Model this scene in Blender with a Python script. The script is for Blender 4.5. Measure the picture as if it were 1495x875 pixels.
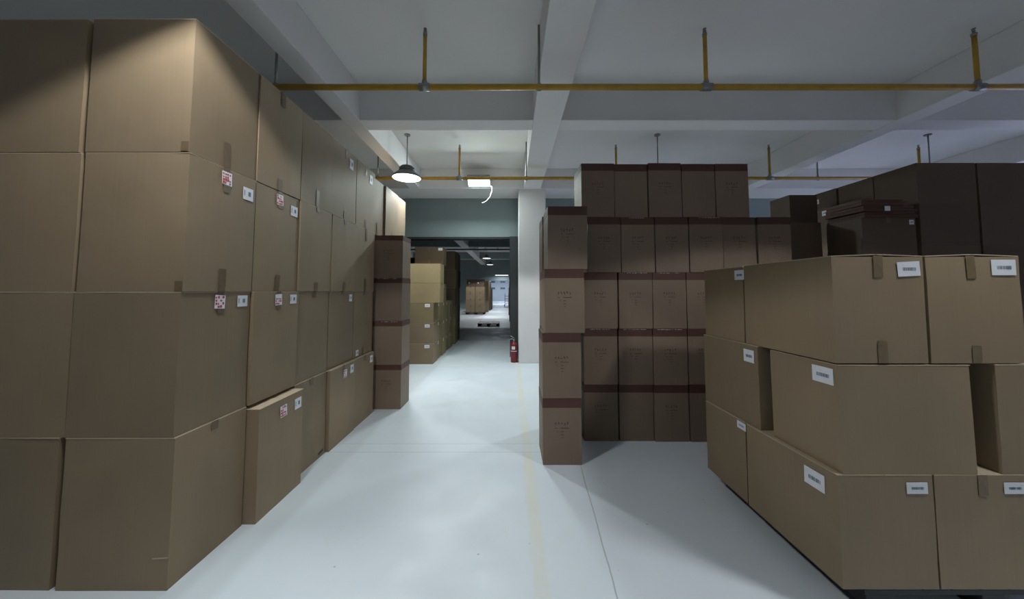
import bpy, bmesh, math, random
from math import pi, sin, cos, radians
from mathutils import Vector, Matrix

for o in list(bpy.data.objects):
    bpy.data.objects.remove(o)
S = bpy.context.scene
COL = S.collection

# ------------------------------------------------------------------ camera
cam_d = bpy.data.cameras.new('camera')
cam = bpy.data.objects.new('camera', cam_d); COL.objects.link(cam)
cam.location = (0, 0, 1.6)
cam.rotation_euler = (radians(90 + 3.1), 0, 0)
cam_d.sensor_fit = 'HORIZONTAL'; cam_d.sensor_width = 36
cam_d.lens = 490 / 1495 * 36
cam_d.shift_x = 2.5 / 1495
cam_d.shift_y = -39.5 / 1495
cam_d.clip_start = 0.05; cam_d.clip_end = 200
S.camera = cam

# ------------------------------------------------------------------ world, exposure
w = bpy.data.worlds.new('world'); S.world = w; w.use_nodes = True
w.node_tree.nodes['Background'].inputs[0].default_value = (0.62, 0.66, 1.0, 1)
w.node_tree.nodes['Background'].inputs[1].default_value = 6.0
S.view_settings.view_transform = 'Standard'
S.view_settings.look = 'None'
S.view_settings.exposure = -0.02
S.view_settings.gamma = 1.0
S.view_settings.use_curve_mapping = False

# power of the lamps (watts) and their colour
PENDANT_W = 190
FLOOD_W = 60
LAMP_COL = (0.96, 0.985, 1.0)
# pendants: x, y, power factor, label
PENDANTS = [
    (-1.82, 5.80, 1.5, 'grey pendant lamp hanging above the far end of the left carton stack'),
    (2.60, 5.80, 1.0, 'grey pendant lamp whose rod shows above the wall of brown banded cartons'),
    (7.39, 5.80, 1.0, 'grey pendant lamp whose rod rises over the dark carton stack at the far right'),
    (-1.50, 1.34, 1.05, 'grey pendant lamp overhead beside the nearest cartons of the left stack'),
    (2.60, 1.15, 1.0, 'grey pendant lamp overhead above the pallet of cartons on the right'),
    (-1.45, -3.6, 0.4, 'unseen pendant lamp added for fill light behind the viewpoint on the left'),  # rear pair is out of view, added as fill light
    (2.60, -3.6, 0.4, 'unseen pendant lamp added for fill light behind the viewpoint on the right'),
    (-1.45, 20.5, 2.3, 'round pendant lamp in the far hall, nearest one through the doorway'),
    (-1.55, 25.5, 2.3, 'round pendant lamp in the far hall, second one through the doorway'),
]

# ------------------------------------------------------------------ materials
def mat(name, color, rough=0.7, metal=0.0, noise=0.0, nscale=8.0, bump=0.0, emit=None, estr=0.0):
    m = bpy.data.materials.new(name); m.use_nodes = True
    nt = m.node_tree; N = nt.nodes; L = nt.links
    b = N['Principled BSDF']
    b.inputs['Roughness'].default_value = rough
    b.inputs['Metallic'].default_value = metal
    b.inputs['Base Color'].default_value = (*color, 1)
    if noise or bump:
        tc = N.new('ShaderNodeTexCoord'); nz = N.new('ShaderNodeTexNoise')
        nz.inputs['Scale'].default_value = nscale; nz.inputs['Detail'].default_value = 5
        L.new(tc.outputs['Object'], nz.inputs['Vector'])
        if noise:
            r = N.new('ShaderNodeMapRange')
            r.inputs['From Min'].default_value = 0.3; r.inputs['From Max'].default_value = 0.7
            r.inputs['To Min'].default_value = 1 - noise; r.inputs['To Max'].default_value = 1 + noise
            L.new(nz.outputs['Fac'], r.inputs['Value'])
            mx = N.new('ShaderNodeVectorMath'); mx.operation = 'SCALE'
            mx.inputs[0].default_value = color
            L.new(r.outputs[0], mx.inputs['Scale']); L.new(mx.outputs[0], b.inputs['Base Color'])
        if bump:
            bp = N.new('ShaderNodeBump'); bp.inputs['Strength'].default_value = bump
            bp.inputs['Distance'].default_value = 0.01
            L.new(nz.outputs['Fac'], bp.inputs['Height']); L.new(bp.outputs[0], b.inputs['Normal'])
    if emit:
        b.inputs['Emission Color'].default_value = (*emit, 1)
        b.inputs['Emission Strength'].default_value = estr
    return m

def cardboard(name, color, var=0.12, rough=0.62):
    m = bpy.data.materials.new(name); m.use_nodes = True
    nt = m.node_tree; N = nt.nodes; L = nt.links; b = N['Principled BSDF']
    b.inputs['Roughness'].default_value = rough
    tc = N.new('ShaderNodeTexCoord'); oi = N.new('ShaderNodeObjectInfo')
    off = N.new('ShaderNodeVectorMath'); off.operation = 'ADD'
    sc = N.new('ShaderNodeMath'); sc.operation = 'MULTIPLY'; sc.inputs[1].default_value = 37
    L.new(oi.outputs['Random'], sc.inputs[0]); L.new(tc.outputs['Object'], off.inputs[0]); L.new(sc.outputs[0], off.inputs[1])
    n1 = N.new('ShaderNodeTexNoise'); n1.inputs['Scale'].default_value = 2.2; n1.inputs['Detail'].default_value = 3
    L.new(off.outputs[0], n1.inputs['Vector'])
    # corrugation: stripes that run vertically
    mp = N.new('ShaderNodeMapping'); mp.inputs['Scale'].default_value = (60, 60, 1.2)
    L.new(off.outputs[0], mp.inputs['Vector'])
    n2 = N.new('ShaderNodeTexNoise'); n2.inputs['Scale'].default_value = 1.0; n2.inputs['Detail'].default_value = 2
    L.new(mp.outputs[0], n2.inputs['Vector'])
    def rng(src, a, c):
        r = N.new('ShaderNodeMapRange'); r.inputs['From Min'].default_value = 0.25; r.inputs['From Max'].default_value = 0.75
        r.inputs['To Min'].default_value = a; r.inputs['To Max'].default_value = c
        L.new(src, r.inputs['Value']); return r.outputs[0]
    a = rng(n1.outputs['Fac'], 0.90, 1.10); c = rng(n2.outputs['Fac'], 0.975, 1.025)
    r3 = N.new('ShaderNodeMapRange'); r3.inputs['To Min'].default_value = 1 - var; r3.inputs['To Max'].default_value = 1 + var
    L.new(oi.outputs['Random'], r3.inputs['Value'])
    m1 = N.new('ShaderNodeMath'); m1.operation = 'MULTIPLY'; L.new(a, m1.inputs[0]); L.new(c, m1.inputs[1])
    m2 = N.new('ShaderNodeMath'); m2.operation = 'MULTIPLY'; L.new(m1.outputs[0], m2.inputs[0]); L.new(r3.outputs[0], m2.inputs[1])
    v = N.new('ShaderNodeVectorMath'); v.operation = 'SCALE'; v.inputs[0].default_value = color
    L.new(m2.outputs[0], v.inputs['Scale']); L.new(v.outputs[0], b.inputs['Base Color'])
    bp = N.new('ShaderNodeBump'); bp.inputs['Strength'].default_value = 0.12; bp.inputs['Distance'].default_value = 0.004
    L.new(n2.outputs['Fac'], bp.inputs['Height']); L.new(bp.outputs[0], b.inputs['Normal'])
    return m

M = {
    'kraft': cardboard('kraft_cardboard', (0.240, 0.177, 0.108)),
    'lit_and_torn_edge': cardboard('cardboard_lit_and_torn_edge', (0.46, 0.37, 0.26)),  # pale colour paints edge highlights on the flaps; also real torn edges
    'yellow': cardboard('yellow_cardboard', (0.25, 0.196, 0.100)),
    'pink': cardboard('banded_cardboard', (0.200, 0.144, 0.100), 0.10),
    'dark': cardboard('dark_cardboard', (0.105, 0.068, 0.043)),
    'band': cardboard('maroon_band', (0.078, 0.032, 0.021), 0.15),
    'tape': mat('brown_tape', (0.135, 0.092, 0.052), 0.45, noise=0.1, nscale=30),
    'light_tape': mat('tan_tape', (0.175, 0.128, 0.075), 0.4, noise=0.1, nscale=30),
    'paper': mat('white_label', (0.74, 0.76, 0.80), 0.55, noise=0.04, nscale=20),
    'red': mat('red_print', (0.50, 0.05, 0.045), 0.6, noise=0.1, nscale=40),
    'ink': mat('grey_ink', (0.16, 0.19, 0.25), 0.7, noise=0.1, nscale=40),
    'print': mat('dark_print', (0.055, 0.034, 0.026), 0.8, noise=0.1, nscale=40),
    'film': mat('torn_film', (0.75, 0.74, 0.72), 0.3, noise=0.1, nscale=30),
    'pipe': mat('yellow_pipe', (0.46, 0.27, 0.03), 0.45, noise=0.15, nscale=6),
    'steel': mat('galvanised_steel', (0.30, 0.30, 0.30), 0.45, 0.6, noise=0.15, nscale=14),
    'shade': mat('grey_enamel', (0.13, 0.14, 0.14), 0.45, 0.3, noise=0.1, nscale=10),
    'glow': mat('lamp_diffuser', (0.9, 0.9, 0.9), 0.5, noise=0.01, emit=(0.95, 0.98, 1.0), estr=3.5),
    'flood': mat('flood_panel', (0.9, 0.9, 0.9), 0.5, noise=0.01, emit=(0.86, 1.0, 0.98), estr=10),
    'black': mat('black_plastic', (0.012, 0.013, 0.016), 0.5, noise=0.2, nscale=20),
    'rubber': mat('black_rubber', (0.01, 0.01, 0.01), 0.7, noise=0.1),
    'ext_red': mat('extinguisher_red', (0.20, 0.010, 0.014), 0.35, noise=0.08, nscale=12),
    'white_cable': mat('white_cable', (0.75, 0.78, 0.78), 0.5, noise=0.05),
    'plaster': mat('white_plaster', (0.78, 0.77, 0.765), 0.9, noise=0.04, nscale=0.9, bump=0.1),
    'slab': mat('ceiling_paint', (0.75, 0.74, 0.725), 0.9, noise=0.06, nscale=0.6, bump=0.1),
    'greywall': mat('grey_green_wall', (0.27, 0.33, 0.335), 0.8, noise=0.06, nscale=1.2, bump=0.08),
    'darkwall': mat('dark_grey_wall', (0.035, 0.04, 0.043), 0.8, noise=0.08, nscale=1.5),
    'farwall': mat('pale_blue_wall', (0.6, 0.66, 0.75), 0.8, noise=0.05, nscale=0.8),
    'glass': mat('window_glass', (0.12, 0.15, 0.2), 0.15, noise=0.05, nscale=2),
}

def floor_material():
    m = bpy.data.materials.new('painted_concrete_floor'); m.use_nodes = True
    nt = m.node_tree; N = nt.nodes; L = nt.links; b = N['Principled BSDF']
    tc = N.new('ShaderNodeTexCoord'); sp = N.new('ShaderNodeSeparateXYZ'); L.new(tc.outputs['Object'], sp.inputs[0])
    def math_(op, a, c=None, d=None):
        n = N.new('ShaderNodeMath'); n.operation = op
        for i, v in enumerate((a, c, d)):
            if v is None: continue
            if isinstance(v, (int, float)): n.inputs[i].default_value = v
            else: L.new(v, n.inputs[i])
        return n.outputs[0]
    def noise(scale, detail=4, vec=None):
        n = N.new('ShaderNodeTexNoise'); n.inputs['Scale'].default_value = scale; n.inputs['Detail'].default_value = detail
        L.new(vec or tc.outputs['Object'], n.inputs['Vector']); return n.outputs['Fac']
    def mix(fac, a, c):
        n = N.new('ShaderNodeMix'); n.data_type = 'RGBA'
        if isinstance(fac, (int, float)): n.inputs[0].default_value = fac
        else: L.new(fac, n.inputs[0])
        for i, v in ((6, a), (7, c)):
            if isinstance(v, tuple): n.inputs[i].default_value = (*v, 1)
            else: L.new(v, n.inputs[i])
        return n.outputs[2]
    def smooth(v, a, c, lo=0, hi=1):
        n = N.new('ShaderNodeMapRange'); n.interpolation_type = 'SMOOTHSTEP'
        n.inputs['From Min'].default_value = a; n.inputs['From Max'].default_value = c
        n.inputs['To Min'].default_value = lo; n.inputs['To Max'].default_value = hi
        L.new(v, n.inputs['Value']); return n.outputs[0]
    base = mix(smooth(noise(0.7), 0.3, 0.7), (0.655, 0.735, 0.79), (0.715, 0.785, 0.84))
    base = mix(smooth(noise(9, 6), 0.45, 0.8, 0, 0.25), base, (0.66, 0.71, 0.73))
    # worn yellow stripe that runs down the aisle
    x, y = sp.outputs[0], sp.outputs[1]
    d = math_('ABSOLUTE', math_('ADD', x, -0.17))
    d = math_('ADD', d, math_('MULTIPLY', math_('ADD', noise(14), -0.5), 0.05))
    st = math_('MULTIPLY', smooth(d, 0.03, 0.06, 1, 0), smooth(noise(2.5, 5), 0.3, 0.7, 0.2, 0.75))
    base = mix(st, base, (0.72, 0.72, 0.60))
    # floor tinted darker along the left stack
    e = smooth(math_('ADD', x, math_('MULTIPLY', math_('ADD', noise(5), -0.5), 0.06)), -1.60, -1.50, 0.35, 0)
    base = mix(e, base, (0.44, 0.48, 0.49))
    # cracks and joints
    wob = math_('MULTIPLY', math_('ADD', noise(3), -0.5), 0.02)
    jx = math_('ADD', math_('MULTIPLY', y, 0.064), 0.44)          # slanting crack on the right of the aisle
    cr = smooth(math_('ABSOLUTE', math_('ADD', math_('SUBTRACT', x, jx), wob)), 0.002, 0.006, 0.6, 0)
    cr = math_('MULTIPLY', cr, smooth(y, 3.0, 3.3, 1, 0))
    base = mix(cr, base, (0.22, 0.25, 0.26))
    for yy in (3.42, 3.60, 7.15):
        jl = smooth(math_('ABSOLUTE', math_('ADD', math_('ADD', y, -yy), math_('MULTIPLY', wob, 0.4))), 0.003, 0.009, 0.30, 0)
        jl = math_('MULTIPLY', jl, smooth(x, 0.2, 0.4, 1, 0))
        base = mix(jl, base, (0.30, 0.34, 0.35))
    # small dark specks
    vo = N.new('ShaderNodeTexVoronoi'); vo.inputs['Scale'].default_value = 7
    L.new(tc.outputs['Object'], vo.inputs['Vector'])
    spk = math_('MULTIPLY', smooth(vo.outputs['Distance'], 0.03, 0.06, 0.6, 0), smooth(noise(1.7), 0.5, 0.6))
    base = mix(spk, base, (0.2, 0.22, 0.22))
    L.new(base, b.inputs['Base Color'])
    L.new(smooth(noise(3), 0.3, 0.7, 0.42, 0.62), b.inputs['Roughness'])
    bp = N.new('ShaderNodeBump'); bp.inputs['Strength'].default_value = 0.05; bp.inputs['Distance'].default_value = 0.01
    L.new(noise(25, 5), bp.inputs['Height']); L.new(bp.outputs[0], b.inputs['Normal'])
    return m
M['floor'] = floor_material()

# ------------------------------------------------------------------ mesh helpers
def link_mesh(name, bm, mats, parent=None, smooth=False):
    me = bpy.data.meshes.new(name); bm.normal_update(); bm.to_mesh(me); bm.free()
    if not isinstance(mats, (list, tuple)): mats = [mats]
    for m in mats: me.materials.append(m)
    if smooth:
        for p in me.polygons: p.use_smooth = True
    o = bpy.data.objects.new(name, me); COL.objects.link(o)
    if parent: o.parent = parent
    return o

def add_box(bm, x0, x1, y0, y1, z0, z1, mi=0, bevel=0.0):
    r = bmesh.ops.create_cube(bm, size=1)
    for v in r['verts']:
        v.co = Vector(((x0 + x1) / 2 + v.co.x * (x1 - x0), (y0 + y1) / 2 + v.co.y * (y1 - y0), (z0 + z1) / 2 + v.co.z * (z1 - z0)))
    fs = list({f for v in r['verts'] for f in v.link_faces})
    for f in fs: f.material_index = mi
    if bevel:
        es = list({e for v in r['verts'] for e in v.link_edges})
        bmesh.ops.bevel(bm, geom=es, offset=bevel, segments=2, affect='EDGES', profile=0.6)

def add_tube(bm, pts, r, seg=10, mi=0):
    pts = [Vector(p) for p in pts]; rings = []
    for i, p in enumerate(pts):
        t = (pts[min(i + 1, len(pts) - 1)] - pts[max(i - 1, 0)]).normalized()
        a = t.orthogonal().normalized() if i == 0 else (prev - t * prev.dot(t)).normalized()
        prev = a; b = t.cross(a)
        rr = r[i] if isinstance(r, (list, tuple)) else r
        rings.append([bm.verts.new(p + a * cos(2 * pi * k / seg) * rr + b * sin(2 * pi * k / seg) * rr) for k in range(seg)])
    for q in range(len(rings) - 1):
        for k in range(seg):
            f = bm.faces.new((rings[q][k], rings[q][(k + 1) % seg], rings[q + 1][(k + 1) % seg], rings[q + 1][k])); f.material_index = mi; f.smooth = True
    bm.faces.new(rings[0][::-1]).material_index = mi; bm.faces.new(rings[-1]).material_index = mi

def add_lathe(bm, prof, seg=32, center=(0, 0, 0), caps=True, mi=0):
    rings = []
    for r, z in prof:
        rings.append([bm.verts.new((center[0] + r * cos(2 * pi * k / seg), center[1] + r * sin(2 * pi * k / seg), center[2] + z)) for k in range(seg)])
    for q in range(len(rings) - 1):
        for k in range(seg):
            f = bm.faces.new((rings[q][k], rings[q][(k + 1) % seg], rings[q + 1][(k + 1) % seg], rings[q + 1][k])); f.smooth = True; f.material_index = mi
    if caps:
        bm.faces.new(rings[0][::-1]).material_index = mi; bm.faces.new(rings[-1]).material_index = mi
    bmesh.ops.recalc_face_normals(bm, faces=bm.faces)

def thing(name, label, cat, loc=(0, 0, 0), rz=0.0, group=None):
    o = bpy.data.objects.new(name, None); COL.objects.link(o)
    o.location = loc; o.rotation_euler = (0, 0, rz); o.empty_display_size = 0.1
    o['label'] = label; o['category'] = cat
    if group: o['group'] = group
    return o

def struct(name, boxes, m, bevel=0.0):
    bm = bmesh.new()
    for b in boxes: add_box(bm, *b, bevel=bevel)
    o = link_mesh(name, bm, m); o['kind'] = 'structure'
    return o

# ------------------------------------------------------------------ setting
ZB, ZC = 3.90, 4.36
XL, XR, YB, YF = -7.0, 13.0, -6.0, 52.0
struct('floor', [(XL - .3, XR + .3, YB - .3, YF + .3, -0.2, 0.0)], M['floor'])
struct('ceiling', [(XL - .3, XR + .3, YB - .3, YF + .3, ZC, ZC + .2)], M['slab'])
struct('wall_left', [(XL - .3, XL, YB, YF, 0, ZC)], M['plaster'])
struct('wall_back', [(XL - .3, XR + .3, YB - .3, YB, 0, ZC)], M['plaster'])
# right wall with an unseen window opening, added to brighten the far right ceiling
struct('wall_right', [(XR, XR + .3, YB, 4.0, 0, ZC), (XR, XR + .3, 8.0, YF, 0, ZC), (XR, XR + .3, 4.0, 8.0, 0, 1.0), (XR, XR + .3, 4.0, 8.0, 3.4, ZC)], M['plaster'])
struct('wall_far', [(XL - .3, XR + .3, YF, YF + .3, 0, ZC)], M['farwall'])
# beams that run down the hall, then cross beams
n = 0
def trim(boxes, m, bevel=0.012):
    global n; n += 1
    return struct('trim_%d' % n, boxes, m, bevel)
for (a, b) in ((-2.27, -2.04), (0.31, 0.69), (5.22, 5.52), (9.1, 9.4), (-5.6, -5.35)):
    trim([(a, b, YB, 7.46, ZB, ZC)], M['plaster'])
xs = [XL, -5.6, -5.35, -2.27, -2.04, 0.31, 0.69, 5.22, 5.52, 9.1, 9.4, XR]
def cross(y0, y1, z=ZB + .002):
    trim([(xs[i], xs[i + 1], y0, y1, z, ZC) for i in range(0, 12, 2)], M['plaster'], 0.0)
cross(-4.6, -4.35); cross(-1.6, -1.35); cross(1.41, 1.66); cross(4.42, 4.70)
trim([(XL, XR, 7.46, 8.28, ZB, ZC)], M['plaster'])
# square column at the end of the middle beam
trim([(0.19, 0.80, 7.50, 8.12, 0, ZB)], M['plaster'], 0.012)
# partition with a wide doorway to the next hall
struct('wall_partition', [(XL, -2.9, 8.28, 8.52, 0, ZB), (-2.9, 0.04, 8.28, 8.52, 2.93, ZB), (0.04, XR, 8.28, 8.52, 0, ZB), (XL, XR, 8.28, 8.52, ZB, ZC)], M['greywall'])
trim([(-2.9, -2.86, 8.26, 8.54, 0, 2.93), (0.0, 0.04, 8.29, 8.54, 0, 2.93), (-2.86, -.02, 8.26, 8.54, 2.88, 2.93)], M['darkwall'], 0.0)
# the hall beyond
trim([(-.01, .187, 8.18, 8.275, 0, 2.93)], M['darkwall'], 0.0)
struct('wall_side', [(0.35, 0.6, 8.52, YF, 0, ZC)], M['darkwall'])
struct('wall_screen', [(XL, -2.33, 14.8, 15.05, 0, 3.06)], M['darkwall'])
trim([(-2.45, -2.28, 14.72, 15.12, 0, 3.12)], M['greywall'], 0.0)
struct('wall_distant', [(XL, -1.9, 30, 30.25, 0, ZC), (-1.9, -0.15, 30, 30.25, 2.5, ZC), (-0.15, 0.35, 30, 30.25, 0, ZC)], M['greywall'])
trim([(-2.6, -2.2, 8.52, 29.9, ZB, ZC)], M['plaster'])
for yy in (11.5, 17.5, 24.0):
    trim([(XL, -2.6, yy, yy + .3, ZB, ZC), (-2.2, 0.35, yy, yy + .3, ZB, ZC)], M['greywall'], 0.0)
# windows
def window(num, axis, box, nx):
    """axis 'x': pane faces along x. box = (a0,a1,z0,z1,pos)"""
    a0, a1, z0, z1, p = box
    root = bpy.data.objects.new('window_%d' % num, None); COL.objects.link(root); root['kind'] = 'structure'
    def B(bm, a, b, c, d, t):
        if axis == 'x': add_box(bm, p - t, p + t, a, b, c, d)
        else: add_box(bm, a, b, p - t, p + t, c, d)
    bm = bmesh.new(); fw = min(0.06, (a1 - a0) * .08)
    B(bm, a0, a1, z0, z0 + fw, .04); B(bm, a0, a1, z1 - fw, z1, .04)
    for k in range(nx + 1):
        c = a0 + fw / 2 + (a1 - a0 - fw) * k / nx
        B(bm, c - fw / 2, c + fw / 2, z0 + fw, z1 - fw, .04)
    link_mesh('window_frame', bm, M['steel'], root)
    bm = bmesh.new(); B(bm, a0 + .01, a1 - .01, z0 + .01, z1 - .01, .004)
    return link_mesh('pane', bm, M['glass'], root)
p = window(1, 'x', (4.0, 8.0, 1.0, 3.4, XR + .12), 4)  # unseen window, added as a light source
gm = bpy.data.materials.new('clear_glass'); gm.use_nodes = True
_nt = gm.node_tree; _nt.nodes.remove(_nt.nodes['Principled BSDF'])
_t = _nt.nodes.new('ShaderNodeBsdfTransparent'); _g = _nt.nodes.new('ShaderNodeBsdfGlossy'); _g.inputs['Roughness'].default_value = .05
_x = _nt.nodes.new('ShaderNodeMixShader'); _x.inputs[0].default_value = .08
_nt.links.new(_t.outputs[0], _x.inputs[1]); _nt.links.new(_g.outputs[0], _x.inputs[2])
_nt.links.new(_x.outputs[0], _nt.nodes['Material Output'].inputs['Surface'])
p.data.materials[0] = gm
k = 2
for (xa, xb) in ((-2.95, -2.35), (-1.55, -0.8)):
    for (za, zb) in ((2.15, 2.45), (3.15, 3.45)):
        window(k, 'y', (xa, xb, za - .35, zb - .35, YF - .03), 2); k += 1

# ------------------------------------------------------------------ cartons
def carton_body(wd, dp, h, seed, band=0.0, amp=0.004, flap=False):
    rnd = random.Random(seed)
    bm = bmesh.new()
    zs = [0, .25, .5, .75, 1.0] if not band else [0, .3, .6, 1 - band / h, 1.0]
    nx = ny = 4
    V = {}
    def vert(i, j, k):
        key = (i, j, k)
        if key not in V:
            V[key] = bm.verts.new(((i / nx - .5) * wd, (j / ny - .5) * dp, zs[k] * h))
        return V[key]
    K = len(zs) - 1
    def quad(a, b, c, d):
        f = bm.faces.new((vert(*a), vert(*b), vert(*c), vert(*d)))
        zc = sum(v.co.z for v in f.verts) / 4
        f.material_index = 1 if band and zc > (1 - band / h) * h else 0
    for i in range(nx):
        for k in range(K):
            quad((i, 0, k), (i + 1, 0, k), (i + 1, 0, k + 1), (i, 0, k + 1))
            quad((i + 1, ny, k), (i, ny, k), (i, ny, k + 1), (i + 1, ny, k + 1))
    for j in range(ny):
        for k in range(K):
            quad((0, j + 1, k), (0, j, k), (0, j, k + 1), (0, j + 1, k + 1))
            quad((nx, j, k), (nx, j + 1, k), (nx, j + 1, k + 1), (nx, j, k + 1))
    for i in range(nx):
        for j in range(ny):
            quad((i, j, K), (i + 1, j, K), (i + 1, j + 1, K), (i, j + 1, K))
            quad((i, j + 1, 0), (i + 1, j + 1, 0), (i + 1, j, 0), (i, j, 0))
    # soft bulge of the side walls, small dents
    bx, by = rnd.uniform(-.3, 1) * amp, rnd.uniform(-.3, 1) * min(amp, .002)
    sx, sy = rnd.uniform(-1, 1) * amp * .5, rnd.uniform(-1, 1) * .001
    for v in bm.verts:
        u, q, t = v.co.x / wd, v.co.y / dp, v.co.z / h
        wz = sin(pi * t)
        dx = dy = 0
        if abs(abs(u) - .5) < 1e-4: dx = math.copysign(1, u) * (bx * cos(pi * q) * wz + rnd.uniform(-.0012, .0012))
        if abs(abs(q) - .5) < 1e-4: dy = math.copysign(1, q) * (by * cos(pi * u) * wz + rnd.uniform(-.0012, .0012))
        v.co.x += dx + sx * t; v.co.y += dy + sy * t
    D = {kk: Vector(((0, 0, 0))) for kk in V}
    for (i, j, k), v in V.items():
        D[(i, j, k)] = v.co - Vector(((i / nx - .5) * wd, (j / ny - .5) * dp, zs[k] * h))
    def disp(face, u, z):
        u = min(max(u, 0), .9999); t = min(max(z / h, 0), .9999)
        k = max(q for q in range(K) if zs[q] <= t); ft = (t - zs[k]) / (zs[k + 1] - zs[k])
        i = int(u * 4); fu = u * 4 - i
        def g(i, k):
            if face == 'front': return -D[(i, 0, k)].y
            if face == 'right': return D[(nx, i, k)].x
            return -D[(0, ny - i, k)].x
        return (g(i, k) * (1 - fu) + g(i + 1, k) * fu) * (1 - ft) + (g(i, k + 1) * (1 - fu) + g(i + 1, k + 1) * fu) * ft
    sharp = [e for e in bm.edges if len(e.link_faces) == 2 and e.calc_face_angle(0) > 1.2]
    bmesh.ops.bevel(bm, geom=sharp, offset=0.0045, segments=2, affect='EDGES', profile=0.6)
    return bm, disp

DISP = [None]
def face_frame(face, wd, dp):
    """origin (bottom left seen from outside), right vector, outward normal"""
    if face == 'front': return Vector((-wd / 2, -dp / 2, 0)), Vector((1, 0, 0)), Vector((0, -1, 0)), wd
    if face == 'right': return Vector((wd / 2, -dp / 2, 0)), Vector((0, 1, 0)), Vector((1, 0, 0)), dp
    if face == 'left': return Vector((-wd / 2, dp / 2, 0)), Vector((0, -1, 0)), Vector((-1, 0, 0)), dp
def panel(bm, fr, u0, u1, z0, z1, off=0.0035, th=0.0012, mi=0, rot=0.0):
    o, r, nrm, W = fr
    cu, cz = (u0 + u1) / 2, (z0 + z1) / 2
    vs = []
    fname = {(0, -1): 'front', (1, 0): 'right', (-1, 0): 'left'}[(round(nrm.x), round(nrm.y))]
    for nn in (off, off + th):
        for (uu, zz) in ((u0, z0), (u1, z0), (u1, z1), (u0, z1)):
            du, dz = uu - cu, zz - cz
            ru, rz_ = du * cos(rot) - dz * sin(rot), du * sin(rot) + dz * cos(rot)
            dd = DISP[0](fname, (cu + ru) / W, cz + rz_) if DISP[0] else 0
            vs.append(bm.verts.new(o + r * (cu + ru) + Vector((0, 0, cz + rz_)) + nrm * (nn + dd)))
    a = vs
    for q in ((4, 5, 6, 7), (3, 2, 1, 0), (0, 1, 5, 4), (1, 2, 6, 5), (2, 3, 7, 6), (3, 0, 4, 7)):
        f = bm.faces.new([a[i] for i in q]); f.material_index = mi
    
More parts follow.
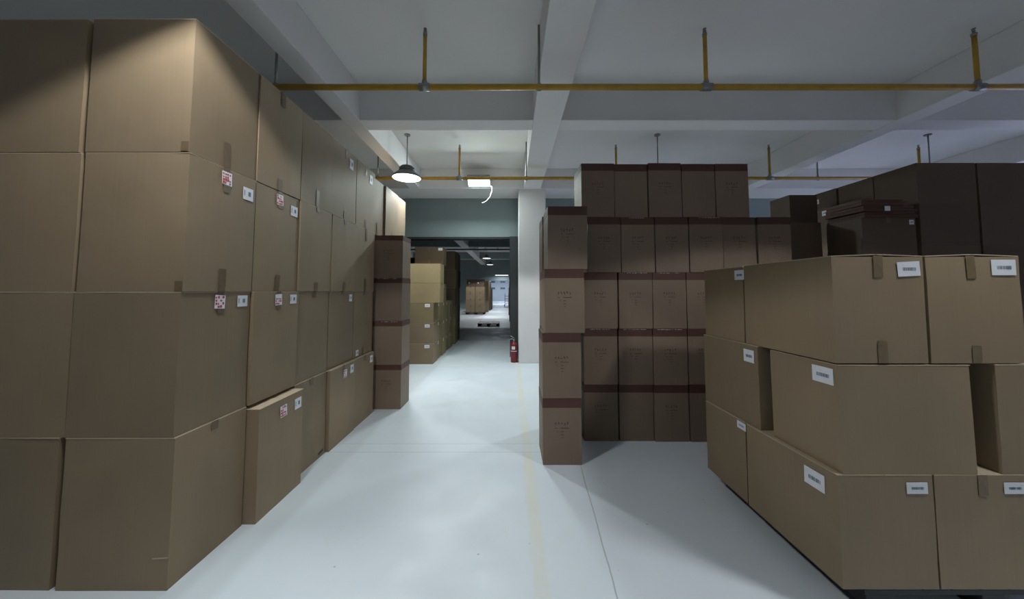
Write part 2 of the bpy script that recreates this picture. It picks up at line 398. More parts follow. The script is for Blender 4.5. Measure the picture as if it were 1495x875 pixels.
ORD = ['bottom', 'second', 'third', 'fourth', 'fifth', 'top']
seed_c = [0]
def carton(x0, y0, z0, wd, dp, h, label, group, mat_='kraft', band=0.0, tape=None, labels=(), sticker=None,
           text=None, rz=0.0, flaps=False, amp=0.005, film=False, name='cardboard_box', tape_len=(0.09, 0.09), tear=False, hole=None, patch=False, arch=False):
    """x0,y0 = near left corner"""
    seed_c[0] += 1; sd = seed_c[0]; rnd = random.Random(sd * 7)
    g = 0.003
    root = thing(name, label, 'cardboard box', (x0 + wd / 2, y0 + dp / 2, z0), rz, group)
    fh = 0.005 if flaps else 0.0
    W, D_, Hh = wd - 2 * g, dp - 2 * g, h - 0.002 - fh
    bb, DISP[0] = carton_body(W, D_, Hh, sd, band, amp)
    link_mesh('body', bb, [M[mat_], M['band']], root)
    if flaps:
        # two top flaps that meet at a seam; outer edge stands a few millimetres proud
        for s in (-1, 1):
            bm = bmesh.new()
            if tape == 'y': add_box(bm, *sorted((s * 0.002, s * (W / 2 + .0015))), -D_ / 2 - .001, D_ / 2 + .001, Hh + .0005, Hh + fh, bevel=.0015)
            else: add_box(bm, -W / 2 - .001, W / 2 + .001, *sorted((s * 0.002, s * (D_ / 2 + .0015))), Hh + .0005, Hh + fh, bevel=.0015)
            if arch:
                for v in bm.verts:
                    if abs(v.co.x) < .01: v.co.z += .009
            link_mesh('top_flap', bm, M['lit_and_torn_edge' if mat_ == 'kraft' else mat_], root)  # kraft flaps coloured paler to stand for lit edges
    if tape:
        for face in (('right',) if tape == 'x' else ('front',)):
            fr = face_frame(face, W, D_); c = fr[3] / 2 + rnd.uniform(-.01, .01)
            for q_ in (0, 1):
              if not tape_len[q_]: continue
              bm = bmesh.new()
              if q_ == 0: panel(bm, fr, c - .024, c + .024, Hh + fh - tape_len[0] * rnd.uniform(.8, 1.2), Hh + fh + .001, rot=rnd.uniform(-.02, .02), off=.0034, th=.0006)
              else: panel(bm, fr, c - .024, c + .024, 0.001, tape_len[1] * rnd.uniform(.8, 1.3), rot=rnd.uniform(-.03, .03), off=.0034, th=.0006)
              link_mesh('packing_tape', bm, M['light_tape' if group == GR else 'tape'], root)
    for (face, u, zt, lw, lh, rot) in labels:
        fr = face_frame(face, W, D_)
        bm = bmesh.new(); z1 = Hh - zt
        panel(bm, fr, u * fr[3] - lw / 2, u * fr[3] + lw / 2, z1 - lh, z1, off=.0034, th=.0006, rot=rot)
        lab = link_mesh('shipping_label', bm, M['paper'], root)
        bm = bmesh.new()
        cu = u * fr[3]
        if face == 'right':
            panel(bm, fr, cu + .0 * lw, cu + .25 * lw, z1 - .66 * lh, z1 - .30 * lh, off=.0044, th=.0004, rot=rot)
            b2 = bmesh.new(); panel(b2, fr, cu - .40 * lw, cu - .33 * lw, z1 - .70 * lh, z1 - .25 * lh, off=.0044, th=.0004, rot=rot)
            link_mesh('printed_stripe', b2, M['ink'], lab)
        else:
            for q in range(16):
                uu = cu - .27 * lw + q * .037 * lw
                panel(bm, fr, uu, uu + rnd.choice((.012, .02, .027)) * lw, z1 - .62 * lh, z1 - .40 * lh, off=.0044, th=.0004)
        link_mesh('barcode', bm, M['ink'], lab)
    if sticker:
        face, u, zt = sticker
        fr = face_frame(face, W, D_); bm = bmesh.new()
        sw, sh = .075, .085; cu = u * fr[3]; z1 = Hh - zt
        rot = rnd.uniform(-.08, .08)
        panel(bm, fr, cu - sw / 2, cu + sw / 2, z1 - sh, z1, off=.0046, th=.0005, rot=rot)
        st = link_mesh('fragile_sticker', bm, M['paper'], root)
        bm = bmesh.new()
        for q in range(4):
            for r_ in range(4):
                if rnd.random() < .75:
                    a = cu - sw * .44 + q * sw * .22; b = z1 - sh * .94 + r_ * sh * .23
                    panel(bm, fr, a, a + sw * rnd.uniform(.12, .2), b, b + sh * rnd.uniform(.1, .2), off=.0054, th=.0004)
        link_mesh('red_print', bm, M['red'], st)
    if text:
        fr = face_frame('front', W, D_); bm = bmesh.new()
        c = fr[3] * .5; zc = (Hh - band) * .70
        gw = .017
        for q in range(5):                       # a row of worn characters
            x = c - .065 + q * .027
            for _ in range(3):
                a = x + rnd.uniform(0, gw * .5); b = zc + rnd.uniform(0, .020)
                if rnd.random() < .5: panel(bm, fr, a, a + gw * .55, b, b + .0045, off=.0022, th=.0004)
                else: panel(bm, fr, a, a + .0042, b - .006, b + .010, off=.0022, th=.0004)
        panel(bm, fr, c - .065, c - .045, zc - .030, zc - .026, off=.0022, th=.0004)
        panel(bm, fr, c - .015, c + .065, zc - .030, zc - .026, off=.0022, th=.0004)
        for (a, b, dz) in ((-.05, -.04, .06), (-.012, .014, .062), (-.012, .012, .09), (-.004, .008, .115)):
            panel(bm, fr, c + a, c + b, zc - dz, zc - dz + .004, off=.0022, th=.0004)
        link_mesh('printed_marks', bm, M['print'], root)
    if film:
        bm = bmesh.new(); fr = face_frame('front', W, D_)
        o_, r_, n_, W_ = fr; row = []
        a0, a1 = rnd.uniform(.08, .3), rnd.uniform(.7, .95)
        for q in range(30):
            u = a0 + (a1 - a0) * q / 29; zc = Hh - .008 + rnd.uniform(-.0015, .0015)
            hh = rnd.choice((.0003, .0006, .002, .0035)); dd = DISP[0]('front', u, zc) + .002 + rnd.uniform(0, .003)
            row.append([bm.verts.new(o_ + r_ * u * W_ + Vector((0, 0, zc + s_ * hh)) + n_ * dd) for s_ in (-1, 1)])
        for q in range(29):
            bm.faces.new((row[q][0], row[q + 1][0], row[q + 1][1], row[q][1]))
        bmesh.ops.solidify(bm, geom=list(bm.faces), thickness=.0008)
        link_mesh('torn_tape', bm, M['film'], root)
    if tear:
        bm = bmesh.new(); fr = face_frame('front', W, D_)
        panel(bm, fr, .86 * fr[3], .995 * fr[3], .165, .172, off=.002, th=.001, rot=.05)
        link_mesh('torn_edge', bm, M['lit_and_torn_edge'], root)
    if patch:
        bm = bmesh.new(); fr = face_frame('front', W, D_)
        panel(bm, fr, fr[3] - .045, fr[3] - .004, .004, .06, off=.003, th=.0006)
        link_mesh('corner_tape', bm, M['tape'], root)
    if hole:
        bm = bmesh.new(); fr = face_frame('right', W, D_)
        panel(bm, fr, hole - .04, hole + .04, .035, .055, off=.002, th=.001, rot=.1)
        link_mesh('hand_hole', bm, M['black'], root)
    DISP[0] = None
    return root

# ---- left stack: four layers of large plain cartons
GR = 'plain tan cartons stacked on the black pallet'
GL = 'large plain cartons of the tall left stack'
LZ = [0, .797, 1.594, 2.394]
HB = .797
XRf = -1.83
colsY = [1.876, 2.385, 2.895, 3.415, 3.965, 4.515, 5.02, 5.56]
NTH = ['nearest', 'second', 'third', 'fourth', 'fifth', 'sixth', 'seventh', 'eighth']
LAY = ['bottom layer', 'second layer up', 'third layer up', 'top layer']
jit = random.Random(5)
for k in range(4):
    for c in range(8):
        if c == 7 and k < 3: pass
        dp = ([.505, .505, .515, .545, .545, .50, .535, .42][c])
        dx = jit.uniform(-.012, .012)
        y0 = colsY[c]; h = HB; tl = (.1, .1); lab = (); stk = None
        kw = {}
        feat = 'large plain tan carton'
        if k == 0:
            tl = (.06, 0)
            if c == 0: kw['tear'] = True; feat = 'large tan carton with scuffed corner'; dx = 0
            if c == 1: dx = .085; lab = (('right', .86, .05, .085, .085, 0),); stk = ('right', .5, .05); tl = (.0, 0); h = .775; feat = 'jutting tan carton with label and sticker'
            if c == 2: kw['hole'] = .43; feat = 'large tan carton with dark foot hole'; dx = .0
            if c == 3: lab = (('right', .84, .03, .08, .09, 0),); stk = ('right', .55, .05); feat = 'tan carton with small label and sticker'; dx = .03
            if c == 4: lab = (('right', .84, .03, .08, .09, 0),); feat = 'tan carton with single white label'; dx = .02
        if k == 1:
            tl = (.15, 0)
            if c in (0, 1): lab = (('right', .86, .02, .085, .075, 0),); stk = ('right', .5, .015); feat = 'tan carton with label and red sticker'
            if c == 2: tl = (.05, 0)
            if c == 3: lab = (('right', .84, .03, .07, .08, 0),); tl = (.04, 0)
            if c == 4: lab = (('right', .2, .70, .07, .07, 0),); tl = (.04, .12); feat = 'tan carton with white label low down'
        if k == 2:
            tl = (.16, .12)
            if c in (0, 1): lab = (('right', .86, .07, .09, .085, 0),); stk = ('right', .5, .02); feat = 'tan carton with label and red sticker'
            if c in (2, 3): tl = (.05, .08)
        if c == 0 and k in (2, 3): kw['patch'] = True
        if k == 3:
            tl = (.0, .14)
            if c in (3, 4): lab = (('right', .75, .06, .09, .12, 0),); feat = 'tan carton with white label high up'; tl = (.12, .1)
            if c == 1: tl = (.1, .1)
            if c >= 5: feat = 'plain carton below the pendant lamp'
        if c >= 5: dx -= .09 if c == 5 else .06
        if c == 7: h = HB
        near = '%s from the viewpoint' % NTH[c]
        carton(XRf + dx - .60, y0, LZ[k], .60, dp, h, '%s, %s of left stack, %s' % (feat, ['bottom layer', 'second layer', 'third layer', 'top layer'][k], near),
               GL, tape='x', tape_len=tl, labels=lab, sticker=stk, flaps=(c < 5), amp=.008 if c < 3 else .005,
               rz=radians(jit.uniform(-.25, .25)), **kw)
    # left neighbours that face the camera at the frame's edge
    dxx = [-.012, .0, -.03, -.035][k]
    carton(-3.04 - [.02, .0, .015, .03][k], 1.88, LZ[k], .60, .505, HB, 'large plain tan carton at the left picture edge, %s of the stack' % LAY[k],
           GL, tape='x', flaps=True, amp=.008, rz=radians(jit.uniform(-.2, .2)))

# ---- small tower of banded cartons at the end of the left stack
GB = 'cartons with a maroon top band'
for k in range(4):
    carton(-1.885 - .002 * k, 4.625, k * .592, .405, .375, .592,
           'maroon banded carton, %s one in the tower ending the left stack' % ['bottom', 'second', 'third', 'top'][k],
           GB, 'pink', band=.07, text=(k == 0 or k == 3), film=(k in (1, 2)), rz=radians([.0, .6, -.5, .4][k]))

# ---- aisle tower of banded cartons on the right and the one behind it
tx = [.297, .298, .326, .352]
for k in range(4):
    carton(tx[k], 3.17, k * .602, [.365, .366, .378, .382][k], .40, .602,
           'maroon banded carton, %s one in the free standing tower right of the aisle' % ['bottom', 'second', 'third', 'top'][k],
           GB, 'pink', band=.086, text=True, rz=radians([0, .3, -.5, .2][k]))
for k in range(4):
    carton(.345, 3.62, k * .602, .365, .40, .602,
           'maroon banded carton, %s one in the pile behind the free standing tower' % ['bottom', 'second', 'third', 'top'][k],
           GB, 'pink', band=.086, rz=radians([0, .3, -.3, .2][k]))

# ---- wall of banded cartons
zw = [0, .592, 1.190, 1.800, 2.410]
hw = [.592, .598, .610, .610, .615]
for k in range(5):
    nn = [6, 6, 6, 6, 5][k]
    st = [.790, .792, .798, .843, .782][k]
    for c in range(nn):
        x0 = st + c * .3735 + jit.uniform(-.002, .002)
        yj = jit.uniform(-.012, .012) + (.01 if (k == 4 and c % 2) else 0)
        carton(x0, 3.65 + yj, zw[k], .368, .40, hw[k] - (jit.uniform(0, .02) if k == 4 else 0),
               'maroon banded carton in the dim carton wall, %s row, %s from the left' % (['bottom', 'second', 'third', 'fourth', 'top'][k], ['first', 'second', 'third', 'fourth', 'fifth', 'sixth', 'seventh'][c]),
               'maroon banded cartons of the wall behind the pallet', 'pink', band=.082,
               text=(k in (1, 2, 3) or c % 2 == 0), film=((k, c) in ((1, 0), (1, 1), (1, 2), (2, 1), (2, 2), (3, 1), (3, 3))), rz=radians(jit.uniform(-.4, .4)))

# ---- right front: three layers on a black pallet
GR = 'plain tan cartons stacked on the black pallet'
Z1, HR = .14, .546
A, B = .476, .655
def lab_f(u, zt, w_=.11, h_=.075, rot=0): return ('front', u, zt, w_, h_, rot)
def lab_l(u, zt, w_=.11, h_=.085, rot=0): return ('left', u, zt, w_, h_, rot)
P = 'of the pallet stack'
# bottom layer
carton(1.625, 1.72, Z1, A, B, HR, 'tan carton labelled on two sides, near corner, bottom layer of pallet stack', GR, tape='y', tape_len=(.0, .0), labels=(lab_f(.83, .03, .105, .055), lab_l(.80, .04, .12, .09)), flaps=True, amp=.008)
carton(2.107, 1.72, Z1, A, B, HR, 'tan carton in the middle of the front, bottom layer of the pallet stack', GR, tape='y', tape_len=(.1, 0), labels=(lab_f(.83, .03, .105, .055),), flaps=True, amp=.008)
carton(2.590, 1.72, Z1, A, B, HR, 'tan carton cut by the right picture edge, bottom layer of the pallet stack', GR, tape='y', flaps=True)
carton(1.63, 2.385, Z1, B, A, HR, 'tan carton at the far left, bottom layer of the pallet stack', GR, tape='y', labels=(lab_l(.93, .005, .09, .05),), flaps=True)
carton(2.30, 2.385, Z1, B, A, HR, 'tan carton in the hidden rear, bottom layer of the pallet stack', GR, tape='y')
# middle layer
Z2 = Z1 + HR
carton(1.655, 1.72, Z2, .675, .445, HR - .006, 'wide tan carton at the near corner, middle layer of the pallet stack', GR, tape=None, labels=(lab_l(.82, .02, .12, .085),), flaps=True, amp=.009)
carton(2.452, 1.72, Z2, B, .445, HR - .004, 'wide tan carton at the right picture edge, middle layer of the pallet stack', GR, tape=None, flaps=True)
carton(1.640, 2.25, Z2, A, B - .03, HR, 'tan carton behind the gap on the left side, middle layer of the pallet stack', GR, tape='x', tape_len=(0, 0), labels=(lab_l(.87, .03, .10, .085),), flaps=True)
carton(2.31, 2.20, Z2, .66, B - .03, HR, 'tan carton seen through the dark gap, middle layer of the pallet stack', GR, labels=(lab_f(.16, .07, .08, .075),), tape='x')
# top layer
Z3 = Z2 + HR
carton(1.648, 1.72, Z3, A, B, HR + .003, arch=True, label= 'tan carton with tilted label, top layer, left corner of the pallet stack', group=GR, tape='y', tape_len=(.12, .10), labels=(lab_f(.84, .025, .115, .075, .05),), flaps=True, amp=.008)
carton(2.132, 1.72, Z3, A + .01, B, HR + .003, arch=True, label= 'tan carton with straight label, top layer, right of the pallet stack', group=GR, tape='y', tape_len=(.12, .10), labels=(lab_f(.83, .015, .125, .08),), flaps=True, amp=.008)
carton(1.650, 2.385, Z3, B, A, HR - .003, 'tan carton at the far left, top layer of the pallet stack', GR, tape='y', labels=(lab_l(.93, .02, .10, .07),), flaps=True)
carton(2.33, 2.385, Z3, B, A, HR - .003, 'tan carton in the hidden rear, top layer of the pallet stack', GR, tape='y')

def pallet(x0, x1, y0, y1, label, h=.14, gap=False):
    root = thing('plastic_pallet', label, 'pallet', ((x0 + x1) / 2, (y0 + y1) / 2, 0))
    wx, wy = (x1 - x0) / 2, (y1 - y0) / 2
    bm = bmesh.new()
    ns = 9; sw = 2 * wx / ns
    for i in range(ns):
        add_box(bm, -wx + i * sw + .006, -wx + (i + 1) * sw - .006, -wy, wy, h - .022, h - .002, bevel=.002)
    for yy in (-wy, -.06, wy - .12):
        add_box(bm, -wx, wx, yy, yy + .12, h - .045, h - .022)
    link_mesh('deck', bm, M['black'], root)
    for i in range(3):
        for j in range(3):
            cx = (-wx + .07, 0, wx - .07)[i]; cy = (-wy + .08, 0, wy - .08)[j]
            bm = bmesh.new(); add_box(bm, cx - .06, cx + .06, cy - .075, cy + .075, .022, h - .045, bevel=.006)
            link_mesh('foot', bm, M['black'], root)
    for i in range(3):
        cx = (-wx + .07, 0, wx - .07)[i]
        bm = bmesh.new(); add_box(bm, cx - .06, cx + .06, -wy, wy, 0, .022, bevel=.003)
        link_mesh('runner', bm, M['black'], root)
    return root
pallet(1.755, 3.05, 1.745, 2.84, 'black plastic pallet under the stack of tan cartons on the right')
pallet(-1.47, -.50, 15.1, 16.1, 'empty black plastic pallet on the floor in the far hall')

# ---- dark cartons behind the pallet stack
GD = 'large cartons in the dim rear right corner'
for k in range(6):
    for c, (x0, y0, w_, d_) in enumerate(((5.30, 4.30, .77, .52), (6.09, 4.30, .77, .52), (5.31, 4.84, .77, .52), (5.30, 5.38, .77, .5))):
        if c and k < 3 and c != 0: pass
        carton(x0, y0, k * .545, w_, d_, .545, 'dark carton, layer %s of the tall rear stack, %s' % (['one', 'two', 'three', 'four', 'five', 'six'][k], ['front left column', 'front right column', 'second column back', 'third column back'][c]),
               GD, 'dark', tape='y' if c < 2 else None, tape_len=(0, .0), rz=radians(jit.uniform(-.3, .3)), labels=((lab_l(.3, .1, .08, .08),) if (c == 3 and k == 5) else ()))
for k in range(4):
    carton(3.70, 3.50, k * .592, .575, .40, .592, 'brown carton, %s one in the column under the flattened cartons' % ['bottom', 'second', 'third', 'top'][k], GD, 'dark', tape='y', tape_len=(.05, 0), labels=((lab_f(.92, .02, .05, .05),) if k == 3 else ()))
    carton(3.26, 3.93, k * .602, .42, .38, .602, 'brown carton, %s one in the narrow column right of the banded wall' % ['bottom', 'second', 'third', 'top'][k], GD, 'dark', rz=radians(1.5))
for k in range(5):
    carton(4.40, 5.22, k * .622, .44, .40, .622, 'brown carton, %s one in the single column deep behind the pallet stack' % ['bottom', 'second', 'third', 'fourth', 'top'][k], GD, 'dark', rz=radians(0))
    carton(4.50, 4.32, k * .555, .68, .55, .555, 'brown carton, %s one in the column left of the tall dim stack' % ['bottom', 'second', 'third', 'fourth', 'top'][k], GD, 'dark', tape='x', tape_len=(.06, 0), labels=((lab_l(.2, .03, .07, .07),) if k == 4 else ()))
for k, (x0, w_, rr) in enumerate(((3.73, .56, 0), (3.71, .57, 1.5), (3.72, .44, -2))):
    seed_c[0] += 1
    rt = thing('flattened_carton', 'flattened maroon carton, %s of the three lying on the brown cartons' % ['lowest', 'middle', 'topmost'][k], 'flattened carton', (x0 + w_ / 2, 3.72, 2.368 + k * .066), radians(rr), 'flattened cartons')
    bm = bmesh.new(); 
    add_box(bm, -w_ / 2, w_ / 2, -.23, .20, 0, .03, bevel=.006)
    add_box(bm, -w_ / 2 + .01, w_ / 2 - .015, -.22, .20, .0315, .064, bevel=.006)
    link_mesh('body', bm, M['band'], rt)
    if k == 1:
        bm = bmesh.new(); panel(bm, (Vector((-w_ / 2, -.23, 0)), Vector((1, 0, 0)), Vector((0, -1, 0)), w_), .22, .28, .005, .055, off=.001)
        link_mesh('shipping_label', bm, M['paper'], rt)

# ---- yellowish cartons by the doorway on the left
GY = 'yellowish cartons by the doorway'
zy = [0, .443, .889, 1.335, 1.775]
for k in range(5):
    xr = -1.685 if k < 3 else -1.545
    wy_ = .66 if k < 3 else .80
    carton(xr - wy_, 7.40, zy[k], wy_, .44, (zy + [2.20])[k + 1] - zy[k], 'yellowish tan carton at the doorway, %s of the nearest column' % ['bottom', 'second', 'third', 'fourth', 'top'][k], GY,
           'kraft' if k < 2 else 'yellow', labels=((lab_f(.80, .02, .11, .07),) if k < 3 else ()), flaps=True, tape='x', tape_len=(.08, .0))
carton(-2.28, 7.98, 2.22, .68, .40, .42, 'dark carton lying highest on the doorway column', GY, 'dark', tape='y', labels=(lab_f(.9, .02, .1, .06),))
for c in range(4):
    y0 = 7.88 + c * .5
    for k in range(5 if c == 0 else 4 if c == 1 else 3):
        carton(-1.70 - .66 + .02 * (c % 2), y0, k * .444, .66, .46, .444, 'yellowish tan carton at the doorway, %s of the %s column' % (['bottom', 'second', 'third', 'fourth', 'top'][k], ['second', 'third', 'fourth', 'fifth'][c]), GY,
               'yellow', labels=(('right', .25, .03, .07, .07, 0),), tape='x', tape_len=(.08, 0))
# dark pile inside the next hall, on thin boards
for k in range(5):
    carton(-2.28 + .03 * (k % 2), 10.15, k * .56, .62 - .03 * (k % 2), .55, .56, 'dim brown carton just inside the next hall, %s of its column' % ['bottom', 'second', 'third', 'fourth', 'top'][k], 'dim cartons just inside the next hall', 'yellow' if k < 2 else 'kraft', flaps=True, rz=radians([0, 2, -2, 3, -3][k]))
    carton(-2.32, 10.85, k * .56, .62, .55, .56, 'dim brown carton inside the next hall behind the first, %s of its column' % ['bottom', 'second', 'third', 'fourth', 'top'][k], 'dim cartons just inside the next hall', 'dark', flaps=True, rz=radians([1, -1, 2, -2, 1][k]))
# far light stack on a pallet
pallet(-3.02, -1.72, 22.7, 23.9, 'black plastic pallet under the pale cartons in the far hall')
for r in range(2):
    for c in range(2):
        for k in range(4):
            carton(-3.0 + c * .64, 22.7 + r * .6, .14 + k * .43, .62, .58, .43, 'pale carton on the far pallet, %s row, %s column, %s rank' % (['bottom', 'second', 'third', 'top'][k], ['left', 'right'][c], ['front', 'rear'][r]), 'pale cartons on the far pallet', 'kraft', tape='y')
        carton(-2.95 + c * .60, 22.72 + r * .58, .14 + 1.72, .58, .56, .50, 'dark carton on top of the far pale stack, %s %s' % (['left', 'right'][c], ['front', 'rear'][r]), 'dark cartons atop the far stack', 'dark', labels=(lab_f(.3, .2, .08, .08),))
for i, (x0, y0, n_, mm) in enumerate(((-2.25, 25.2, 4, 'yellow'), (-2.2, 27.2, 4, 'dark'), (-2.15, 28.6, 3, 'dark'))):
    for k in range(n_):
        carton(x0, y0, k * .58, .6, .9, .58, 'carton %s in the %s column far down the hall behind the pale stack' % (['lowest', 'second', 'third', 'topmost'][k], ['nearest', 'middle', 'farthest'][i]), 'cartons far down the hall', mm)
# stacks on the right side of the far hall
for i, (x0, y0, n_) in enumerate(((-.02, 13.2, 4), (-.06, 17.5, 4), (-.12, 22.0, 3))):
    for k in range(n_):
        carton(x0, y0, k * .60, .34, 1.3, .60, 'dark carton, %s, right side of the far hall, %s column' % (['lowest', 'second', 'third', 'topmost'][k], ['nearest', 'middle', 'farthest'][i]), 'dark cartons along the right of the far hall', 'dark')

# ------------------------------------------------------------------ lamps
def pendant(x, y, f, label, zr=3.57):
    root = thing('pendant_lamp', label, 'lamp', (x, y, zr), 0, 'warehouse pendant lamps')
    bm = bmesh.new(); add_tube(bm, [(0, 0, .20), (0, 0, ZC - zr - .02)], .010, 8); link_mesh('rod', bm, M['steel'], root)
    bm = bmesh.new(); add_lathe(bm, [(.05, -.02), (.05, 0)], 16, (0, 0, ZC - zr)); link_mesh('ceiling_rose', bm, M['steel'], root)
    bm = bmesh.new()
    add_lathe(bm, [(.255, 0), (.262, .004), (.245, .03), (.19, .085), (.125, .13), (.118, .128), (.182, .08), (.238, .026), (.245, .004), (.255, 0)], 40, caps=False)
    link_mesh('lamp_shade', bm, M['shade'], root)
    bm = bmesh.new()
    add_lathe(bm, [(.10, .128), (.135, .132), (.135, .15), (.112, .155), (.112, .195), (.10, .215), (.04, .222), (.02, .25)], 28)
    for q in range(20):
        a = 2 * pi * q / 20
        r = bmesh.ops.create_cube(bm, size=1)
        for v in r['verts']:
            v.co = Matrix.Rotation(a, 3, 'Z') @ Vector((.118 + v.co.x * .022, v.co.y * .006, .173 + v.co.z * .04))
    link_mesh('driver_housing', bm, M['shade'], root)
    bm = bmesh.new(); add_lathe(bm, [(.240, .006), (.15, .002), (.02, -.001)], 36); link_mesh('diffuser', bm, M['glow'], root)
    l = bpy.data.lights.new('pendant_light', 'SPOT'); l.energy = PENDANT_W * f; l.color = LAMP_COL
    l.spot_size = radians(123); l.spot_blend = .10; l.shadow_soft_size = .14
    lo = bpy.data.objects.new('pendant_light', l); COL.objects.link(lo); lo.parent = root; lo.location = (0, 0, -.02)
for x, y, f, lb in PENDANTS: pendant(x, y, f, lb)

def flood_lamp():
    root = thing('flood_lamp', 'bright rectangular flood lamp fixed under the far beam above the doorway', 'lamp', (-.69, 7.26, 3.99))
    root.rotation_euler = (radians(60), 0, 0)
    bm = bmesh.new(); add_box(bm, -.25, .25, .01, .07, -.14, .14, bevel=.012)
    for q in range(12): add_box(bm, -.22 + q * .038, -.212 + q * .038, .07, .095, -.09, .09)
    link_mesh('lamp_housing', bm, M['steel'], root)
    bm = bmesh.new(); add_box(bm, -.235, .235, -.004, .012, -.127, .127, bevel=.003); link_mesh('light_panel', bm, M['flood'], root)
    bm = bmesh.new(); add_tube(bm, [(-.27, .04, 0), (-.27, .12, .0), (-.2, .155, 0), (.2, .155, 0), (.27, .12, 0), (.27, .04, 0)], .009, 8); link_mesh('bracket', bm, M['steel'], root)
    bm = bmesh.new()
    pts = [(.16, .06, -.02), (.29, .05, -.10), (.285, .04, -.20), (.24, .03, -.33), (.17, .02, -.42), (.10, .02, -.46), (.07, .02, -.455)]
    pts = [Matrix.Rotation(radians(-60), 3, 'X') @ Vector(p) for p in pts]
    add_tube(bm, pts, .007, 8); link_mesh('loose_cable', bm, M['white_cable'], root)
    l = bpy.data.lights.new('flood_light', 'AREA'); l.shape = 'RECTANGLE'; l.size = .46; l.size_y = .18; l.energy = FLOOD_W; l.color = (.86, 1.0, .98)
    lo = bpy.data.objects.new('flood_light', l); COL.objects.link(lo); lo.parent = root; lo.location = (0, -.02, 0); lo.rotation_euler = (radians(-90), 0, 0)
flood_lamp()

# tube lamps, the two deepest unseen and added to brighten the end room
def end_lamp(x, y, z, e, label):
    root = thing('ceiling_lamp', label, 'lamp', (x, y, z))
    bm = bmesh.new(); add_box(bm, -.6, .6, -.08, .08, 0, .06, bevel=.01); link_mesh('lamp_housing', bm, M['steel'], root)
    bm = bmesh.new(); add_box(bm, -.57, .57, -.06, .06, -.02, .0, bevel=.004); link_mesh('light_panel', bm, M['glow'], root)
    bm = bmesh.new(); 
    for s in (-.4, .4): add_tube(bm, [(s, 0, .06), (s, 0, ZC - z)], .006, 6)
    link_mesh('rod', bm, M['steel'], root)
    l = bpy.data.lights.new('tube_light', 'AREA'); l.shape = 'RECTANGLE'; l.size = 1.1; l.size_y = .12; l.energy = e; l.color = (.8, .88, 1)
    lo = bpy.data.objects.new('tube_light', l); COL.objects.link(lo); lo.parent = root; lo.location = (0, 0, -.03)
end_lamp(-1.2, 40, 3.7, 170, 'unseen tube lamp added to brighten the end room, nearer one')
end_lamp(-1.2, 48, 3.7, 170, 'unseen tube lamp added to brighten the end room, farther one')
end_lamp(-.75, 29.3, 2.95, 25, 'small tube lamp low in front of the far wall opening')

# ------------------------------------------------------------------ sprinkler pipes
def sprinkler_line(y, x0, x1, z, risers, hangers, label, r=.030):
    root = thing('sprinkler_pipe', label, 'pipe', (0, y, z), 0, 'yellow sprinkler pipes')
    bm = bmesh.new(); add_tube(bm, [(x0, 0, 0), (x1, 0, 0)], r, 14); link_mesh('pipe_run', bm, M['pipe'], root)
    for x in risers:
        bm = bmesh.new(); add_tube(bm, [(x - .055, 0, 0), (x + .055, 0, 0)], r * 1.3, 14); add_tube(bm, [(x, 0, 0), (x, 0, r * 2.2)], r * .9, 12); link_mesh('tee_fitting', bm, M['steel'], root)
        bm = bmesh.new(); add_tube(bm, [(x, 0, .05), (x, 0, .55)], .020, 10); link_mesh('riser', bm, M['pipe'], root)
        bm = bmesh.new()
        add_tube(bm, [(x, 0, .55), (x, 0, .575)], .024, 8); add_tube(bm, [(x, 0, .575), (x, 0, .605)], .010, 8)
        add_tube(bm, [(x - .014, 0, .575), (x - .016, 0, .605), (x, 0, .625)], .004, 6); add_tube(bm, [(x + .014, 0, .575), (x + .016, 0, .605), (x, 0, .625)], .004, 6)
        add_tube(bm, [(x, 0, .622), (x, 0, .628)], .018, 10)
        link_mesh('sprinkler_head', bm, M['steel'], root)
    for x, zt in hangers:
        bm = bmesh.new()
        add_tube(bm, [(x, 0, r), (x, 0, zt - z)], .012, 8)
        add_tube(bm, [(x + (r + .008) * cos(a), 0, (r + .008) * sin(a)) for a in [pi / 2 + 2 * pi * q / 14 for q in range(15)]], .007, 6)
        link_mesh('hanger_rod', bm, M['steel'], root)
HG = [(.325, ZB + .0), (-2.42, ZC), (5.68, ZC)]
sprinkler_line(3.35, -5.2, 12.0, 3.695, [-.885, 2.02, 4.82, 7.7], [(-2.42, ZC), (.296, ZC), (9.0, ZC)], 'yellow sprinkler pipe with three standing heads, crossing nearest under the beams')
sprinkler_line(6.1, -5.2, 12.0, 3.675, [-.94, 1.96, 4.80, 7.58], [(-2.45, ZC), (.296, ZC), (5.685, ZC)], 'yellow sprinkler pipe farther back, running behind the pendant lamp')
sprinkler_line(9.6, -5.2, .33, 3.35, [], [(-2.15, ZC), (-1.2, ZC), (-.4, ZC)], 'dark pipe just inside the next hall, upper one')
sprinkler_line(13.4, -5.2, .33, 3.25, [], [(-3.0, ZC), (-1.3, ZC), (-1.0, ZC), (-.5, ZC)], 'dark pipe deeper inside the next hall, lower one')
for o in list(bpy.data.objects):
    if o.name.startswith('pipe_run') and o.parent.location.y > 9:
        o.data.materials[0] = M['shade']

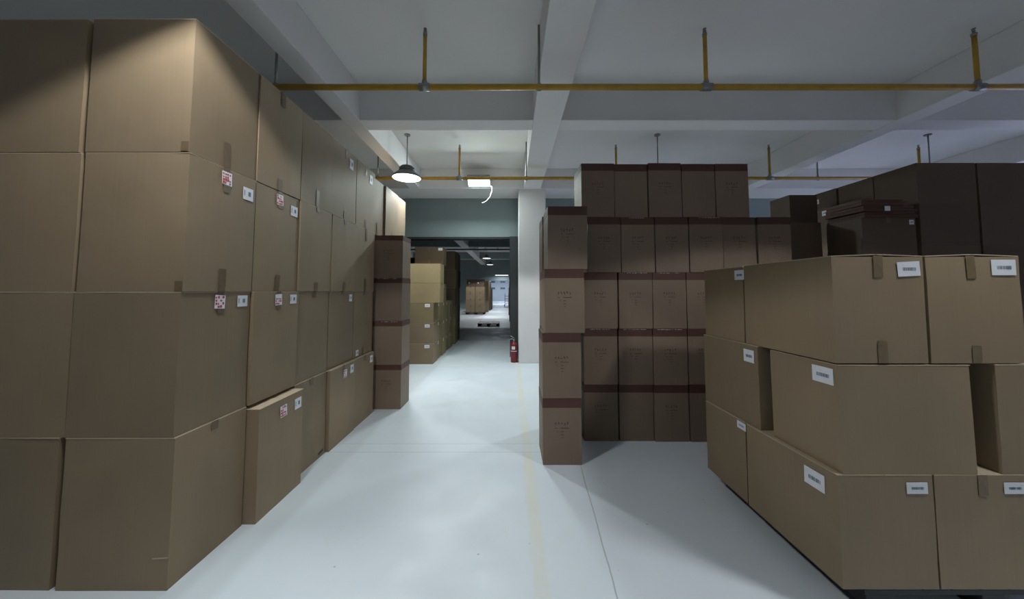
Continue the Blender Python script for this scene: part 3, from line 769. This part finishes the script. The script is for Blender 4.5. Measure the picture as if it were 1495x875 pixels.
# ------------------------------------------------------------------ fire extinguisher
def extinguisher():
    root = thing('fire_extinguisher', 'red fire extinguisher standing on the floor beside the white column', 'fire extinguisher', (.083, 7.62, 0))
    bm = bmesh.new(); add_lathe(bm, [(.068, 0), (.074, .01), (.074, .36), (.066, .40), (.045, .43), (.028, .445), (.028, .46)], 28); link_mesh('cylinder', bm, M['ext_red'], root)
    bm = bmesh.new(); add_lathe(bm, [(.0755, .245), (.0755, .258)], 28, caps=False); link_mesh('strap', bm, M['paper'], root)
    bm = bmesh.new()
    for q in range(7):
        a0 = -pi / 2 - .75 + q * .15; a1 = a0 + .15
        vs = [bm.verts.new((.0756 * cos(a), .0756 * sin(a), z)) for a, z in ((a0, .29), (a1, .29), (a1, .36), (a0, .36))]; bm.faces.new(vs)
    link_mesh('instruction_label', bm, M['paper'], root)
    bm = bmesh.new(); add_tube(bm, [(0, 0, .46), (0, 0, .50)], .022, 14); link_mesh('valve', bm, M['steel'], root)
    bm = bmesh.new()
    add_tube(bm, [(.02, 0, .50), (-.05, 0, .515), (-.11, 0, .50)], .009, 8); add_tube(bm, [(.02, 0, .515), (-.03, 0, .555), (-.08, 0, .585)], .009, 8)
    link_mesh('lever_handle', bm, M['steel'], root)
    bm = bmesh.new(); add_tube(bm, [(.02, -.01, .49), (.06, -.01, .48), (.088, -.01, .42), (.090, -.01, .30), (.086, -.01, .12), (.084, -.01, .06)], .010, 8); link_mesh('hose', bm, M['rubber'], root)
    bm = bmesh.new(); add_tube(bm, [(.084, -.01, .075), (.084, -.01, .02)], [.011, .016], 10); link_mesh('nozzle', bm, M['steel'], root)
extinguisher()

# hand truck silhouette in the end room
def hand_truck():
    root = thing('hand_truck', 'dark hand truck standing by the right of the distant opening', 'hand truck', (-.35, 33.0, 0))
    bm = bmesh.new()
    for s in (-.18, .18): add_tube(bm, [(s, 0, .12), (s, .05, 1.15), (s, .16, 1.3)], .022, 8)
    for z in (.3, .55, .8, 1.05): add_tube(bm, [(-.18, .02, z), (.18, .02, z)], .018, 8)
    link_mesh('frame', bm, M['black'], root)
    bm = bmesh.new(); add_box(bm, -.22, .22, -.25, .02, .02, .04); link_mesh('toe_plate', bm, M['black'], root)
    for s in (-.23, .23):
        bm = bmesh.new(); add_tube(bm, [(s - .025, .08, .12), (s + .025, .08, .12)], .12, 18); link_mesh('wheel', bm, M['rubber'], root)
hand_truck()
